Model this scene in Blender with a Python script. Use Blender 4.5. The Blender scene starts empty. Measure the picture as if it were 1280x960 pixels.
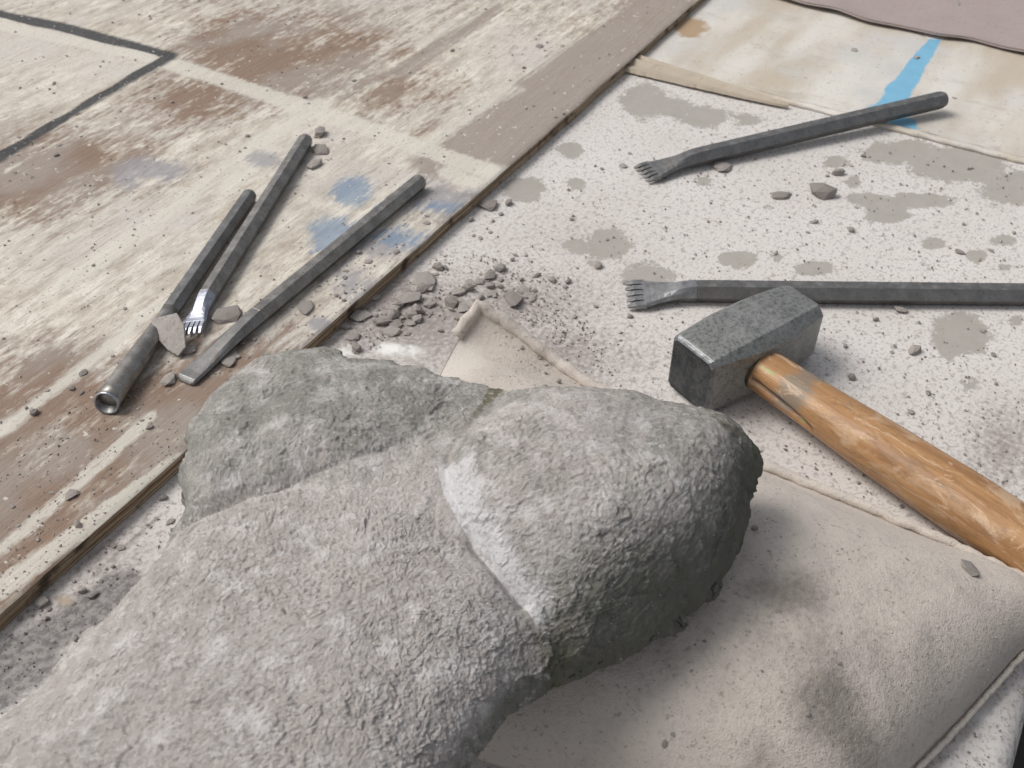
import bpy, bmesh, math, random
import numpy as np
from mathutils import Vector, Matrix
from mathutils.bvhtree import BVHTree

# ------------------------------------------------------------------ camera, light, exposure
S = bpy.context.scene
FPX, PITCH, CAMH = 1230.0, 42.0, 0.45
cam = bpy.data.cameras.new('camera'); camo = bpy.data.objects.new('camera', cam)
S.collection.objects.link(camo); S.camera = camo
camo.location = (0, 0, CAMH); camo.rotation_euler = (math.radians(90 - PITCH), 0, 0)
cam.sensor_width = 36; cam.lens = 36 * FPX / 1280; cam.clip_start = 0.01; cam.clip_end = 100
cam.dof.use_dof = True; cam.dof.focus_distance = 0.56; cam.dof.aperture_fstop = 20

SUN_EL, SUN_AZ = 52.0, 166.0            # azimuth: direction the light comes FROM, degrees from +X
W = bpy.data.worlds.new('World'); S.world = W; W.use_nodes = True
wn = W.node_tree; wn.nodes.clear()
sky = wn.nodes.new('ShaderNodeTexSky'); sky.sky_type = 'NISHITA'; sky.sun_disc = False
sky.sun_elevation = math.radians(SUN_EL); sky.sun_rotation = math.radians(90 - SUN_AZ)
sky.dust_density = 4.0; sky.air_density = 1.0
hs = wn.nodes.new('ShaderNodeHueSaturation'); hs.inputs['Saturation'].default_value = 0.30
bg = wn.nodes.new('ShaderNodeBackground'); bg.inputs['Strength'].default_value = 0.092
wo = wn.nodes.new('ShaderNodeOutputWorld')
wn.links.new(sky.outputs[0], hs.inputs['Color']); wn.links.new(hs.outputs[0], bg.inputs[0]); wn.links.new(bg.outputs[0], wo.inputs[0])
sl = bpy.data.lights.new('sun', 'SUN'); sl.energy = 1.5; sl.angle = math.radians(28); sl.color = (1, 0.965, 0.92)
so = bpy.data.objects.new('sun', sl); S.collection.objects.link(so)
_el, _az = math.radians(SUN_EL), math.radians(SUN_AZ)
so.rotation_euler = Vector((math.cos(_el)*math.cos(_az), math.cos(_el)*math.sin(_az), math.sin(_el))).to_track_quat('Z', 'Y').to_euler()
S.view_settings.view_transform = 'Standard'; S.view_settings.look = 'None'
S.view_settings.exposure = 0.24; S.view_settings.gamma = 1

# ------------------------------------------------------------------ helpers
C = S.collection
rng = np.random.default_rng(7); random.seed(7)
_p = math.radians(PITCH)
def ray(u, v):
    x = (u - 640) / FPX; y = -(v - 480) / FPX
    return np.array([x, y*math.sin(_p) + math.cos(_p), y*math.cos(_p) - math.sin(_p)])
def at(u, v, z=0.0):                     # where the line of sight through a picture point meets height z
    d = ray(u, v); return np.array([0, 0, CAMH]) + d * ((z - CAMH) / d[2])
def V(a): return Vector((float(a[0]), float(a[1]), float(a[2])))

_perm = np.random.default_rng(3).permutation(256); _perm = np.concatenate([_perm, _perm])
_g = np.random.default_rng(4).normal(size=(256, 3)); _g /= np.linalg.norm(_g, axis=1)[:, None]
def perlin(P):
    Pi = np.floor(P).astype(np.int64); f = P - Pi; Pi &= 255
    w = f*f*f*(f*(f*6-15)+10); out = 0
    for dx in (0, 1):
        for dy in (0, 1):
            for dz in (0, 1):
                h = _perm[(_perm[(_perm[(Pi[:, 0]+dx) & 255] + Pi[:, 1]+dy) & 255] + Pi[:, 2]+dz) & 255]
                gr = _g[h]
                dot = gr[:, 0]*(f[:, 0]-dx) + gr[:, 1]*(f[:, 1]-dy) + gr[:, 2]*(f[:, 2]-dz)
                wt = (w[:, 0] if dx else 1-w[:, 0])*(w[:, 1] if dy else 1-w[:, 1])*(w[:, 2] if dz else 1-w[:, 2])
                out = out + dot*wt
    return out * 1.5
def fbm(P, sc, oc=4, gain=0.5):
    r = 0; a = 1.0
    for k in range(oc):
        r = r + a*perlin(P*sc + 17.3*k); sc *= 2.03; a *= gain
    return r
_rp = np.random.default_rng(11).random((4096, 3)); _rg = np.random.default_rng(12).normal(size=(4096, 3))
def facets(P, sc):                       # broken-rock relief: every cell is a small randomly tilted face
    Q = P*sc; I = np.floor(Q).astype(np.int64); best = np.full(len(P), 9e9); out = np.zeros(len(P))
    for dx in (-1, 0, 1):
        for dy in (-1, 0, 1):
            for dz in (-1, 0, 1):
                c = I+np.array([dx, dy, dz]); h = (c[:, 0]*73856093 ^ c[:, 1]*19349663 ^ c[:, 2]*83492791) & 4095
                d = Q-(c+_rp[h]); d2_ = (d*d).sum(1); m_ = d2_ < best
                best[m_] = d2_[m_]; out[m_] = (d[m_]*_rg[h[m_]]).sum(1)+_rg[h[m_], 0]*.35
    return out/sc
def ss(a, b, x):
    t = np.clip((x-a)/(b-a), 0, 1); return t*t*(3-2*t)
def mesh_np(name, verts, faces, smooth=True):
    me = bpy.data.meshes.new(name); verts = np.asarray(verts, np.float32); faces = np.asarray(faces, np.int32)
    n = faces.shape[1]
    me.vertices.add(len(verts)); me.vertices.foreach_set('co', verts.ravel())
    me.loops.add(faces.size); me.loops.foreach_set('vertex_index', faces.ravel())
    me.polygons.add(len(faces)); me.polygons.foreach_set('loop_start', np.arange(0, faces.size, n, dtype=np.int32))
    me.update(calc_edges=True); me.validate()
    me.polygons.foreach_set('use_smooth', np.full(len(me.polygons), smooth))
    return me
def attr(me, name, arr):
    a = me.attributes.new(name, 'FLOAT', 'POINT'); a.data.foreach_set('value', np.asarray(arr, np.float32))
def obj(name, me, mat=None, parent=None, loc=None):
    o = bpy.data.objects.new(name, me); C.objects.link(o)
    if mat is not None and not me.materials: me.materials.append(mat)
    if parent: o.parent = parent
    if loc is not None: o.location = loc
    return o
def tag(o, label=None, cat=None, group=None, kind=None):
    if label: o['label'] = label
    if cat: o['category'] = cat
    if group: o['group'] = group
    if kind: o['kind'] = kind
    return o
def empty(name, M, label, cat, group=None):
    o = bpy.data.objects.new(name, None); o.empty_display_size = 0.02; C.objects.link(o); o.matrix_world = M
    return tag(o, label, cat, group)
def gridfaces(nu, nv, wrapu=False):
    i = np.arange(nu if wrapu else nu-1)[:, None]; j = np.arange(nv-1)[None, :]
    i2 = (i+1) % nu
    return np.stack([i*nv+j, i2*nv+j, i2*nv+j+1, i*nv+j+1], -1).reshape(-1, 4)
def frame(o, x, z=(0, 0, 1)):            # matrix with origin o, local X along x, Z near z
    x = Vector(x).normalized(); y = Vector(z).cross(x).normalized(); zz = x.cross(y)
    M = Matrix((x, y, zz)).transposed().to_4x4(); M.translation = Vector(o); return M
def polydist(P, L):                      # distance from points P (n,2) to polyline L (m,2)
    d = np.full(len(P), 1e9)
    for a, b in zip(L[:-1], L[1:]):
        ab = b-a; t = np.clip(((P-a)@ab)/(ab@ab+1e-12), 0, 1)
        d = np.minimum(d, np.linalg.norm(P-(a+t[:, None]*ab), axis=1))
    return d
def inpoly(P, L):
    r = np.zeros(len(P), bool); n = len(L)
    for k in range(n):
        (x1, y1), (x2, y2) = L[k], L[(k+1) % n]
        c = ((y1 > P[:, 1]) != (y2 > P[:, 1]))
        with np.errstate(divide='ignore', invalid='ignore'):
            r ^= c & (P[:, 0] < (x2-x1)*(P[:, 1]-y1)/(y2-y1+1e-15)+x1)
    return r
def loft(secs, cap=True):                # list of (n,3) rings -> verts, mixed faces
    n = len(secs[0]); v = [tuple(p) for s in secs for p in s]; f = []
    for k in range(len(secs)-1):
        for i in range(n):
            j = (i+1) % n; f.append((k*n+i, k*n+j, (k+1)*n+j, (k+1)*n+i))
    if cap: f.append(tuple(range(n))[::-1]); f.append(tuple((len(secs)-1)*n+i for i in range(n)))
    return v, f
def mesh_pd(name, v, f, smooth=False, bevel=0):
    bm = bmesh.new(); vs = [bm.verts.new(p) for p in v]
    for q in f:
        try: bm.faces.new([vs[i] for i in q])
        except ValueError: pass
    bmesh.ops.recalc_face_normals(bm, faces=bm.faces)
    if bevel:
        es = [e for e in bm.edges if len(e.link_faces) == 2 and e.calc_face_angle(0) > 0.35]
        bmesh.ops.bevel(bm, geom=es, offset=bevel, segments=2, affect='EDGES', profile=0.6)
    me = bpy.data.meshes.new(name); bm.to_mesh(me); bm.free()
    me.polygons.foreach_set('use_smooth', np.full(len(me.polygons), smooth)); me.update()
    return me

# ------------------------------------------------------------------ material helpers
class MT:
    def __init__(s, name, rough=0.8, metal=0.0, spec=0.3):
        s.m = bpy.data.materials.new(name); s.m.use_nodes = True; s.t = s.m.node_tree
        s.b = s.t.nodes['Principled BSDF']; s.b.inputs['Roughness'].default_value = rough
        s.b.inputs['Metallic'].default_value = metal; s.b.inputs['Specular IOR Level'].default_value = spec
        s.tc = s.t.nodes.new('ShaderNodeTexCoord')
    def n(s, ty, **kw):
        nd = s.t.nodes.new('ShaderNode'+ty)
        for k, v in kw.items(): setattr(nd, k, v)
        return nd
    def put(s, sock, v):
        if isinstance(v, bpy.types.NodeSocket): s.t.links.new(v, sock)
        elif isinstance(v, (tuple, list)) and len(v) == 3 and sock.type == 'RGBA': sock.default_value = (*v, 1)
        else: sock.default_value = v
    def coord(s, scale=(1, 1, 1), rot=(0, 0, 0), loc=(0, 0, 0)):
        m = s.n('Mapping'); s.t.links.new(s.tc.outputs['Object'], m.inputs[0])
        m.inputs['Scale'].default_value = scale; m.inputs['Rotation'].default_value = rot; m.inputs['Location'].default_value = loc
        return m.outputs[0]
    def noise(s, scale, detail=4, rough=0.55, vec=None, dist=0.0):
        d = s.n('TexNoise'); s.put(d.inputs['Vector'], vec if vec is not None else s.tc.outputs['Object'])
        d.inputs['Scale'].default_value = scale; d.inputs['Detail'].default_value = detail
        d.inputs['Roughness'].default_value = rough; d.inputs['Distortion'].default_value = dist
        return d.outputs['Fac']
    def vor(s, scale, vec=None, feature='F1', out='Distance', rnd=1.0):
        d = s.n('TexVoronoi', feature=feature); s.put(d.inputs['Vector'], vec if vec is not None else s.tc.outputs['Object'])
        d.inputs['Scale'].default_value = scale; d.inputs['Randomness'].default_value = rnd
        return d.outputs[out]
    def at(s, name):
        a = s.n('Attribute'); a.attribute_name = name; return a.outputs['Fac']
    def math(s, op, a, b=0.0, c=None):
        d = s.n('Math', operation=op); s.put(d.inputs[0], a); s.put(d.inputs[1], b)
        if c is not None: s.put(d.inputs[2], c)
        return d.outputs[0]
    def step(s, x, lo, hi, a=0.0, b=1.0):
        d = s.n('MapRange', interpolation_type='SMOOTHSTEP')
        s.put(d.inputs[0], x); s.put(d.inputs[1], lo); s.put(d.inputs[2], hi); s.put(d.inputs[3], a); s.put(d.inputs[4], b)
        return d.outputs[0]
    def mix(s, f, a, b, mode='MIX'):
        d = s.n('Mix', data_type='RGBA', blend_type=mode)
        s.put(d.inputs[0], f); s.put(d.inputs[6], a); s.put(d.inputs[7], b); return d.outputs[2]
    def add(s, *xs):
        r = xs[0]
        for x in xs[1:]: r = s.math('ADD', r, x)
        return r
    def mul(s, a, b): return s.math('MULTIPLY', a, b)
    def up(s, lo=0.4, hi=0.95):
        g = s.n('NewGeometry'); x = s.n('SeparateXYZ'); s.t.links.new(g.outputs['Normal'], x.inputs[0])
        return s.step(x.outputs[2], lo, hi)
    def color(s, c): s.put(s.b.inputs['Base Color'], c)
    def rough(s, r): s.put(s.b.inputs['Roughness'], r)
    def bump(s, h, strength=0.4, dist=0.001):
        d = s.n('Bump'); d.inputs['Strength'].default_value = strength; d.inputs['Distance'].default_value = dist
        s.put(d.inputs['Height'], h)
        if getattr(s, 'lastb', None): s.t.links.new(s.lastb, d.inputs['Normal'])
        s.lastb = d.outputs[0]; s.put(s.b.inputs['Normal'], s.lastb)

# ------------------------------------------------------------------ materials
def mat_table():
    m = MT('white_dusty_table', 0.75)
    base = m.mix(m.noise(9, 5), (0.60, 0.56, 0.53), (0.75, 0.725, 0.695))
    base = m.mix(m.step(m.noise(420, 2), 0.52, 0.66), base, (0.50, 0.465, 0.44))
    base = m.mix(m.mul(m.step(m.noise(190, 3), 0.56, 0.66), 0.75), base, (0.40, 0.36, 0.34))
    dk = m.add(m.at('dust'), m.mul(m.noise(14, 6), 0.5), m.mul(m.noise(110, 4), 0.5))
    base = m.mix(m.step(dk, 0.62, 1.5, 0, 0.85), base, (0.43, 0.385, 0.355))
    base = m.mix(m.mul(m.step(m.add(m.at('dust'), m.mul(m.noise(260, 2), 1.0)), 0.75, 1.25), 0.75), base, (0.25, 0.215, 0.20))
    pt = m.add(m.at('patch'), m.mul(m.noise(60, 6, 0.72), 0.8), m.mul(m.noise(330, 3), .22), -0.51)
    pm = m.step(pt, 0.45, 0.55)
    pc = m.mix(m.noise(70, 4), (0.34, 0.315, 0.28), (0.43, 0.405, 0.37))
    base = m.mix(m.mul(pm, 0.93), base, pc)
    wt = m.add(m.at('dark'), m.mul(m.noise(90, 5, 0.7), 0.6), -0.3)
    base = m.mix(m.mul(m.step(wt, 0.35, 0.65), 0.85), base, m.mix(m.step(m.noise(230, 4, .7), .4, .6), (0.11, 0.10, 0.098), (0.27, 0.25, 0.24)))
    wh = m.add(m.at('white'), m.mul(m.noise(70, 5), 0.6), -0.3)
    base = m.mix(m.step(wh, 0.4, 0.65), base, (0.86, 0.85, 0.82))
    tn = m.add(m.at('tan'), m.mul(m.noise(50, 5), 0.7), -0.35)
    base = m.mix(m.mul(m.step(tn, 0.4, 0.7), 0.8), base, (0.42, 0.31, 0.19))
    m.color(base)
    m.bump(m.add(m.mul(m.noise(500, 3), 0.5), m.mul(m.math('SUBTRACT', 1.0, pm), 0.6), m.mul(m.noise(120, 4), 0.5)), 0.55, 0.0007)
    return m.m
def mat_cream():
    m = MT('cream_painted_panel', 0.45, spec=0.4)
    st = m.noise(5, 5, vec=m.coord((1, 3.0, 1)))
    base = m.mix(m.step(st, 0.35, 0.65), (0.55, 0.48, 0.385), (0.72, 0.69, 0.63))
    base = m.mix(m.mul(m.step(m.noise(14, 6, .7, vec=m.coord((3, 1, 1))), .52, .7), .6), base, (0.46, 0.415, 0.35))
    base = m.mix(m.step(m.noise(9, 4), 0.45, 0.7), base, (0.60, 0.585, 0.56))
    base = m.mix(m.mul(m.step(m.noise(260, 2), 0.62, 0.7), 0.5), base, (0.36, 0.32, 0.29))
    tn = m.add(m.at('tan'), m.mul(m.noise(60, 5), 0.6), -0.3)
    base = m.mix(m.mul(m.step(tn, 0.4, 0.62), 0.85), base, (0.40, 0.26, 0.13))
    gp = m.add(m.at('patch'), m.mul(m.noise(60, 5, 0.65), 0.6), -0.3)
    base = m.mix(m.mul(m.step(gp, 0.44, 0.56), 0.8), base, (0.46, 0.43, 0.38))
    bl = m.add(m.at('blue'), m.mul(m.noise(90, 4, vec=m.coord((0.35, 1, 1))), 0.5), -0.25)
    base = m.mix(m.step(bl, 0.42, 0.56), base, m.mix(m.noise(60, 4), (0.16, 0.42, 0.62), (0.26, 0.53, 0.71)))
    wh = m.add(m.at('white'), m.mul(m.noise(120, 4), 0.3), -0.15)
    base = m.mix(m.step(wh, 0.42, 0.55), base, (0.88, 0.88, 0.87))
    m.color(base); m.bump(m.add(m.noise(40, 4), m.mul(m.noise(400, 2), 0.3)), 0.25, 0.001); return m.m
def mat_board():
    m = MT('weathered_plywood', 0.8, spec=0.2)
    gr = m.noise(1.0, 6, 0.62, vec=m.coord((7, 130, 30)))
    gf = m.noise(1.0, 4, 0.6, vec=m.coord((28, 620, 60)))
    cl = m.noise(16, 5, 0.6, vec=m.coord((0.6, 1.5, 1)))
    sp = m.noise(1.0, 4, 0.6, vec=m.coord((110, 260, 60)))
    mo0 = m.noise(1.0, 6, 0.7, vec=m.coord((30, 80, 40), loc=(2, 7, 1)))
    wood = m.mix(gf, (0.17, 0.110, 0.078), (0.33, 0.235, 0.175))
    cream = m.mix(m.step(mo0, .32, .68), (0.46, 0.405, 0.335), (0.78, 0.735, 0.645))
    cream = m.mix(m.step(m.noise(7, 3), 0.4, 0.7), cream, (0.60, 0.565, 0.52))
    cream = m.mix(m.mul(m.step(gf, 0.53, 0.68), 0.45), cream, (0.36, 0.29, 0.23))
    mo = m.noise(1.0, 5, 0.65, vec=m.coord((38, 75, 40)), dist=0.4)
    b = m.add(m.at('brown'), m.mul(gr, 0.85), m.mul(cl, 0.3), m.mul(sp, 0.75), m.mul(mo, 1.0), -1.45)
    base = m.mix(m.step(b, 0.28, 0.72, 0, .95), cream, m.mix(m.step(m.noise(11, 3), .4, .62), wood, m.mix(gf, (0.25, 0.205, 0.175), (0.40, 0.345, 0.30))))
    gy = m.add(m.at('taupe'), m.mul(gr, 0.5), m.mul(sp, 0.25), -0.375)
    base = m.mix(m.mul(m.step(gy, 0.4, 0.62), 0.9), base, m.mix(gf, (0.27, 0.225, 0.195), (0.40, 0.345, 0.305)))
    wh = m.add(m.at('white'), m.mul(gr, 0.4), m.mul(sp, 0.5), -0.45)
    base = m.mix(m.mul(m.step(wh, 0.4, 0.62), 0.8), base, m.mix(gf, (0.60, 0.565, 0.49), (0.74, 0.71, 0.64)))
    for nm, c1, c2, k in (('smudge', (0.27, 0.265, 0.29), (0.38, 0.37, 0.385), 0.75), ('blue', (0.12, 0.20, 0.34), (0.28, 0.38, 0.46), 0.75)):
        q = m.add(m.at(nm), m.mul(gr, 0.9), m.mul(sp, 0.8), m.mul(mo, .7), -1.2)
        base = m.mix(m.mul(m.step(q, 0.32, 0.78), k), base, m.mix(cl, c1, c2))
    bk = m.add(m.at('black'), m.mul(sp, 0.35), -0.175)
    base = m.mix(m.mul(m.step(bk, 0.22, 0.62), 0.93), base, (0.050, 0.053, 0.058))
    base = m.mix(m.mul(m.step(m.noise(330, 2), 0.62, 0.68), 0.6), base, (0.30, 0.26, 0.23))
    base = m.mix(m.mul(m.step(m.noise(150, 2, vec=m.coord((1, 1, 1), loc=(3, 1, 0))), 0.69, 0.72), 0.7), base, (0.70, 0.67, 0.60))
    m.color(base); m.bump(m.add(gr, m.mul(gf, 0.7), m.mul(m.noise(300, 3), 0.5)), 0.6, 0.0012); return m.m
def mat_edge():
    m = MT('plywood_edge', 0.85, spec=0.15)
    ly = m.noise(1.0, 3, vec=m.coord((6, 40, 700)))
    base = m.mix(m.step(ly, 0.35, 0.65), (0.27, 0.19, 0.125), (0.52, 0.42, 0.30))
    base = m.mix(m.step(m.noise(60, 4), 0.5, 0.68), base, (0.11, 0.085, 0.065))
    m.color(base); m.bump(m.add(ly, m.noise(220, 4)), 0.7, 0.002); return m.m
def mat_stone():
    m = MT('carved_grey_stone', 0.93, spec=0.15)
    big = m.noise(13, 5, 0.6); mid = m.noise(75, 5, 0.65); fin = m.noise(520, 3, 0.6)
    rock = m.mix(big, (0.25, 0.248, 0.222), (0.345, 0.34, 0.31))
    rock = m.mix(m.step(mid, 0.46, 0.68), rock, (0.44, 0.43, 0.405))
    dust = m.mix(big, (0.44, 0.40, 0.372), (0.57, 0.53, 0.505))
    dust = m.mix(m.step(mid, 0.48, 0.70), dust, (0.69, 0.66, 0.64))
    f = m.add(m.at('dust'), m.mul(m.math('SUBTRACT', m.noise(38, 6, .75), .5), 1.9), m.mul(m.math('SUBTRACT', mid, 0.5), 0.9), m.mul(m.math('SUBTRACT', fin, 0.5), 0.7), m.mul(m.math('SUBTRACT', big, 0.5), 0.8))
    base = m.mix(m.step(f, 0.12, 0.9), rock, dust)
    raw_shade = m.mix(mid, (0.115, 0.115, 0.090), (0.24, 0.235, 0.195))
    r = m.add(m.at('raw_shade'), m.mul(m.math('SUBTRACT', mid, 0.5), 1.1), m.mul(m.math('SUBTRACT', big, 0.5), 0.7))
    base = m.mix(m.mul(m.step(r, 0.2, 0.85), 0.9), base, raw_shade)
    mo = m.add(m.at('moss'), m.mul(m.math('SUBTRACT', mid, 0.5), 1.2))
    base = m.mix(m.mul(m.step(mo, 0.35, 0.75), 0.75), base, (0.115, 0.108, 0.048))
    fr = m.add(m.at('fresh'), m.mul(m.math('SUBTRACT', mid, 0.5), 0.9))
    base = m.mix(m.mul(m.step(fr, 0.3, 0.8), 0.85), base, (0.76, 0.75, 0.755))
    base = m.mix(m.mul(m.step(fin, 0.60, 0.72), 0.5), base, (0.19, 0.18, 0.165))
    g2 = m.noise(240, 5, .78)
    base = m.mix(m.mul(m.step(g2, .53, .64), .50), base, (0.21, 0.195, 0.18))
    g3 = m.noise(170, 6, .8, vec=m.coord((1, 1.5, 1), loc=(3, 3, 3)))
    base = m.mix(m.mul(m.mul(m.step(g3, .52, .62), m.step(m.at('dust'), .1, .7)), .55), base, (0.74, 0.715, 0.695))
    base = m.mix(m.step(m.vor(230), 0.075, 0.045), base, (0.78, 0.77, 0.76))
    m.color(base)
    m.bump(m.add(m.mul(m.noise(420, 6, 0.8), 1.0), m.mul(m.vor(520, out='Color'), 0.25), m.mul(m.noise(1500, 3, .7), 0.4)), 0.8, 0.0014); return m.m
def mat_chip():
    m = MT('stone_chip', 0.92, spec=0.15)
    oi = m.n('ObjectInfo').outputs['Random']
    a = m.mix(oi, (0.25, 0.222, 0.20), (0.50, 0.455, 0.42))
    b = m.mix(m.step(m.noise(190, 4), 0.4, 0.65), a, (0.42, 0.385, 0.36))
    m.color(m.mix(m.mul(m.step(m.noise(700, 2), 0.55, 0.7), 0.5), b, (0.14, 0.125, 0.115)))
    m.bump(m.noise(450, 4), 0.6, 0.001); return m.m
def mat_grit(name, c1, c2):
    m = MT(name, 0.95, spec=0.1)
    m.color(m.mix(m.step(m.noise(60, 3), 0.3, 0.7), c1, c2)); return m.m
def mat_canvas():
    m = MT('dusty_canvas', 0.95, spec=0.1)
    m.b.inputs['Sheen Weight'].default_value = 0.15
    big = m.noise(10, 5); fin = m.noise(330, 4, 0.7)
    base = m.mix(big, (0.56, 0.495, 0.435), (0.64, 0.58, 0.52))
    base = m.mix(m.mul(m.step(fin, 0.5, 0.72), 0.4), base, (0.40, 0.355, 0.325))
    s = m.add(m.at('stain'), m.mul(m.math('SUBTRACT', m.noise(42, 5, 0.65), 0.5), 0.7), m.mul(m.math('SUBTRACT', fin, 0.5), 0.8))
    base = m.mix(m.mul(m.step(m.noise(24, 6, .75), .5, .72), .35), base, (0.36, 0.315, 0.275))
    base = m.mix(m.mul(m.step(s, 0.05, 1.05), 0.85), base, (0.19, 0.17, 0.15))
    base = m.mix(m.mul(m.step(m.noise(380, 2, vec=m.coord((1, 1, 1), loc=(5, 5, 0))), 0.63, 0.70), 0.5), base, (0.24, 0.21, 0.185))
    base = m.mix(m.step(m.at('clean'), 0.3, 0.9, 0, 0.6), base, (0.64, 0.60, 0.55))
    m.color(base)
    wv = m.noise(1100, 2)
    m.bump(m.add(wv, m.mul(fin, 1.6), m.mul(m.noise(90, 4), .3)), 0.55, 0.0009); return m.m
def mat_steel(name, dark, lite, rough=0.45, metal=0.75, rust=0.35, dust=0.25):
    m = MT(name, rough, metal, 0.5)
    n1 = m.noise(90, 5, 0.65); n2 = m.noise(420, 4, 0.6)
    base = m.mix(m.step(n1, 0.35, 0.68), dark, lite)
    base = m.mix(m.mul(m.step(n2, 0.56, 0.68), 0.5), base, tuple(x*0.5 for x in dark))
    ru = m.mul(m.step(m.noise(55, 5, 0.7), 0.58, 0.72), rust)
    base = m.mix(ru, base, (0.17, 0.105, 0.06))
    du = m.mul(m.mul(m.up(0.2, 0.95), m.step(m.noise(130, 5, 0.7), 0.45, 0.7)), dust)
    base = m.mix(du, base, (0.45, 0.42, 0.39))
    m.color(base); m.put(m.b.inputs['Metallic'], m.math('SUBTRACT', metal, m.mul(m.add(ru, du), metal)))
    m.rough(m.step(n2, 0.3, 0.7, rough-0.08, rough+0.15))
    m.bump(m.add(m.mul(n1, .5), m.mul(n2, 0.5)), 0.22, 0.0005); return m.m
def mat_hammer():
    m = MT('hammer_steel', 0.45, 0.6, 0.5)
    n1 = m.noise(70, 6, 0.7); n2 = m.noise(380, 5, 0.75); n3 = m.noise(900, 3, .7)
    base = m.mix(m.step(n2, 0.32, 0.58), (0.14, 0.145, 0.14), (0.31, 0.315, 0.30))
    base = m.mix(m.mul(m.step(n1, .45, .7), .6), base, (0.42, 0.425, 0.41))
    base = m.mix(m.mul(m.step(n3, .55, .7), .3), base, (0.05, 0.052, 0.05))
    ru = m.mul(m.step(m.noise(45, 6, 0.75, dist=.5), 0.58, 0.72), .6); base = m.mix(ru, base, (0.20, 0.145, 0.09))
    m.color(base); m.put(m.b.inputs['Metallic'], m.math('SUBTRACT', .6, m.mul(ru, .5))); m.rough(m.step(n2, .3, .7, .36, .6))
    m.bump(m.add(n1, n2, m.mul(n3, .5)), 0.35, 0.0007); return m.m
def mat_handle():
    m = MT('worn_ash_handle', 0.42, spec=0.45)
    g = m.noise(1.0, 6, 0.6, vec=m.coord((9, 150, 150)), dist=0.5); f = m.noise(1.0, 3, 0.6, vec=m.coord((60, 900, 900)))
    w = m.mix(m.step(g, 0.3, 0.7), (0.34, 0.175, 0.078), (0.53, 0.30, 0.135))
    pa = m.noise(1.0, 7, 0.68, vec=m.coord((20, 62, 62)), dist=0.8)
    w = m.mix(m.mul(m.step(pa, 0.52, 0.64), 0.85), w, (0.62, 0.43, 0.28))
    w = m.mix(m.mul(m.step(m.noise(1.0, 5, 0.7, vec=m.coord((22, 60, 60), loc=(4, 2, 1))), 0.54, 0.68), 0.75), w, (0.24, 0.155, 0.095))
    w = m.mix(m.mul(f, 0.22), w, (0.14, 0.07, 0.03))
    gy = m.add(m.at('grey'), m.mul(m.math('SUBTRACT', pa, 0.5), 2.4))
    w = m.mix(m.mul(m.step(gy, 0.3, 0.8), 0.8), w, (0.235, 0.205, 0.165))
    w = m.mix(m.mul(m.step(m.noise(1.0, 2, vec=m.coord((60, 130, 130), loc=(9, 1, 4))), 0.70, 0.73), 0.7), w, (0.30, 0.40, 0.10))
    w = m.mix(m.mul(m.at('split'), .9), w, (0.05, 0.03, 0.018))
    pb = m.noise(1.0, 6, 0.75, vec=m.coord((34, 110, 110), loc=(2, 5, 3)), dist=1.2)
    w = m.mix(m.mul(m.step(pb, .55, .62), .55), w, (0.70, 0.51, 0.35))
    w = m.mix(m.mul(m.step(pb, .44, .38), .45), w, (0.22, 0.125, 0.065))
    m.color(w); m.rough(m.step(pa, 0.3, 0.7, 0.33, 0.50)); m.bump(m.add(g, m.mul(f, 0.6), m.mul(m.noise(260, 4), .4)), 0.35, 0.0008); return m.m
def mat_mat():
    m = MT('brown_rubber_sheet', 0.8, spec=0.2)
    b = m.mix(m.noise(30, 5), (0.36, 0.295, 0.275), (0.44, 0.375, 0.355))
    m.color(m.mix(m.mul(m.step(m.noise(300, 3), 0.55, 0.7), 0.4), b, (0.22, 0.18, 0.17))); m.bump(m.noise(350, 3), 0.3, 0.0008); return m.m
def mat_plain(name, c, rough=0.8):
    m = MT(name, rough); m.color(m.mix(m.noise(40, 4), tuple(x*0.7 for x in c), c)); return m.m

M_TABLE, M_CREAM, M_BOARD, M_EDGE, M_STONE, M_CHIP, M_CANVAS, M_HANDLE, M_MAT = (mat_table(), mat_cream(), mat_board(), mat_edge(), mat_stone(), mat_chip(), mat_canvas(), mat_handle(), mat_mat())
M_STEEL = mat_steel('dark_tool_steel', (0.20, 0.197, 0.192), (0.27, 0.265, 0.258), 0.36, 0.75, 0.35, 0.3)
M_STEEL2 = mat_steel('brown_tool_steel', (0.22, 0.21, 0.195), (0.33, 0.315, 0.295), 0.34, 0.75, 0.4, 0.35)
M_CLAW = mat_steel('worn_claw_steel', (0.24, 0.24, 0.245), (0.40, 0.40, 0.405), 0.38, 0.75, 0.15, 0.2)
M_BRIGHT = mat_steel('polished_steel', (0.26, 0.28, 0.33), (0.44, 0.46, 0.52), 0.36, 0.9, 0.0, 0.05)
M_HEAD = mat_hammer()
M_FACE = mat_steel('hammer_face_steel', (0.05, 0.055, 0.06), (0.12, 0.125, 0.13), 0.30, 0.85, 0.1, 0.0)
M_GRIT_D = mat_grit('dark_grit', (0.22, 0.195, 0.18), (0.44, 0.40, 0.37))
M_GRIT_B = mat_grit('brown_grit', (0.26, 0.225, 0.20), (0.48, 0.43, 0.39))
M_FLOOR = mat_plain('dark_floor', (0.05, 0.045, 0.04)); M_STRIP = mat_plain('brown_strip_wood', (0.56, 0.48, 0.38), 0.7)

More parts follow.
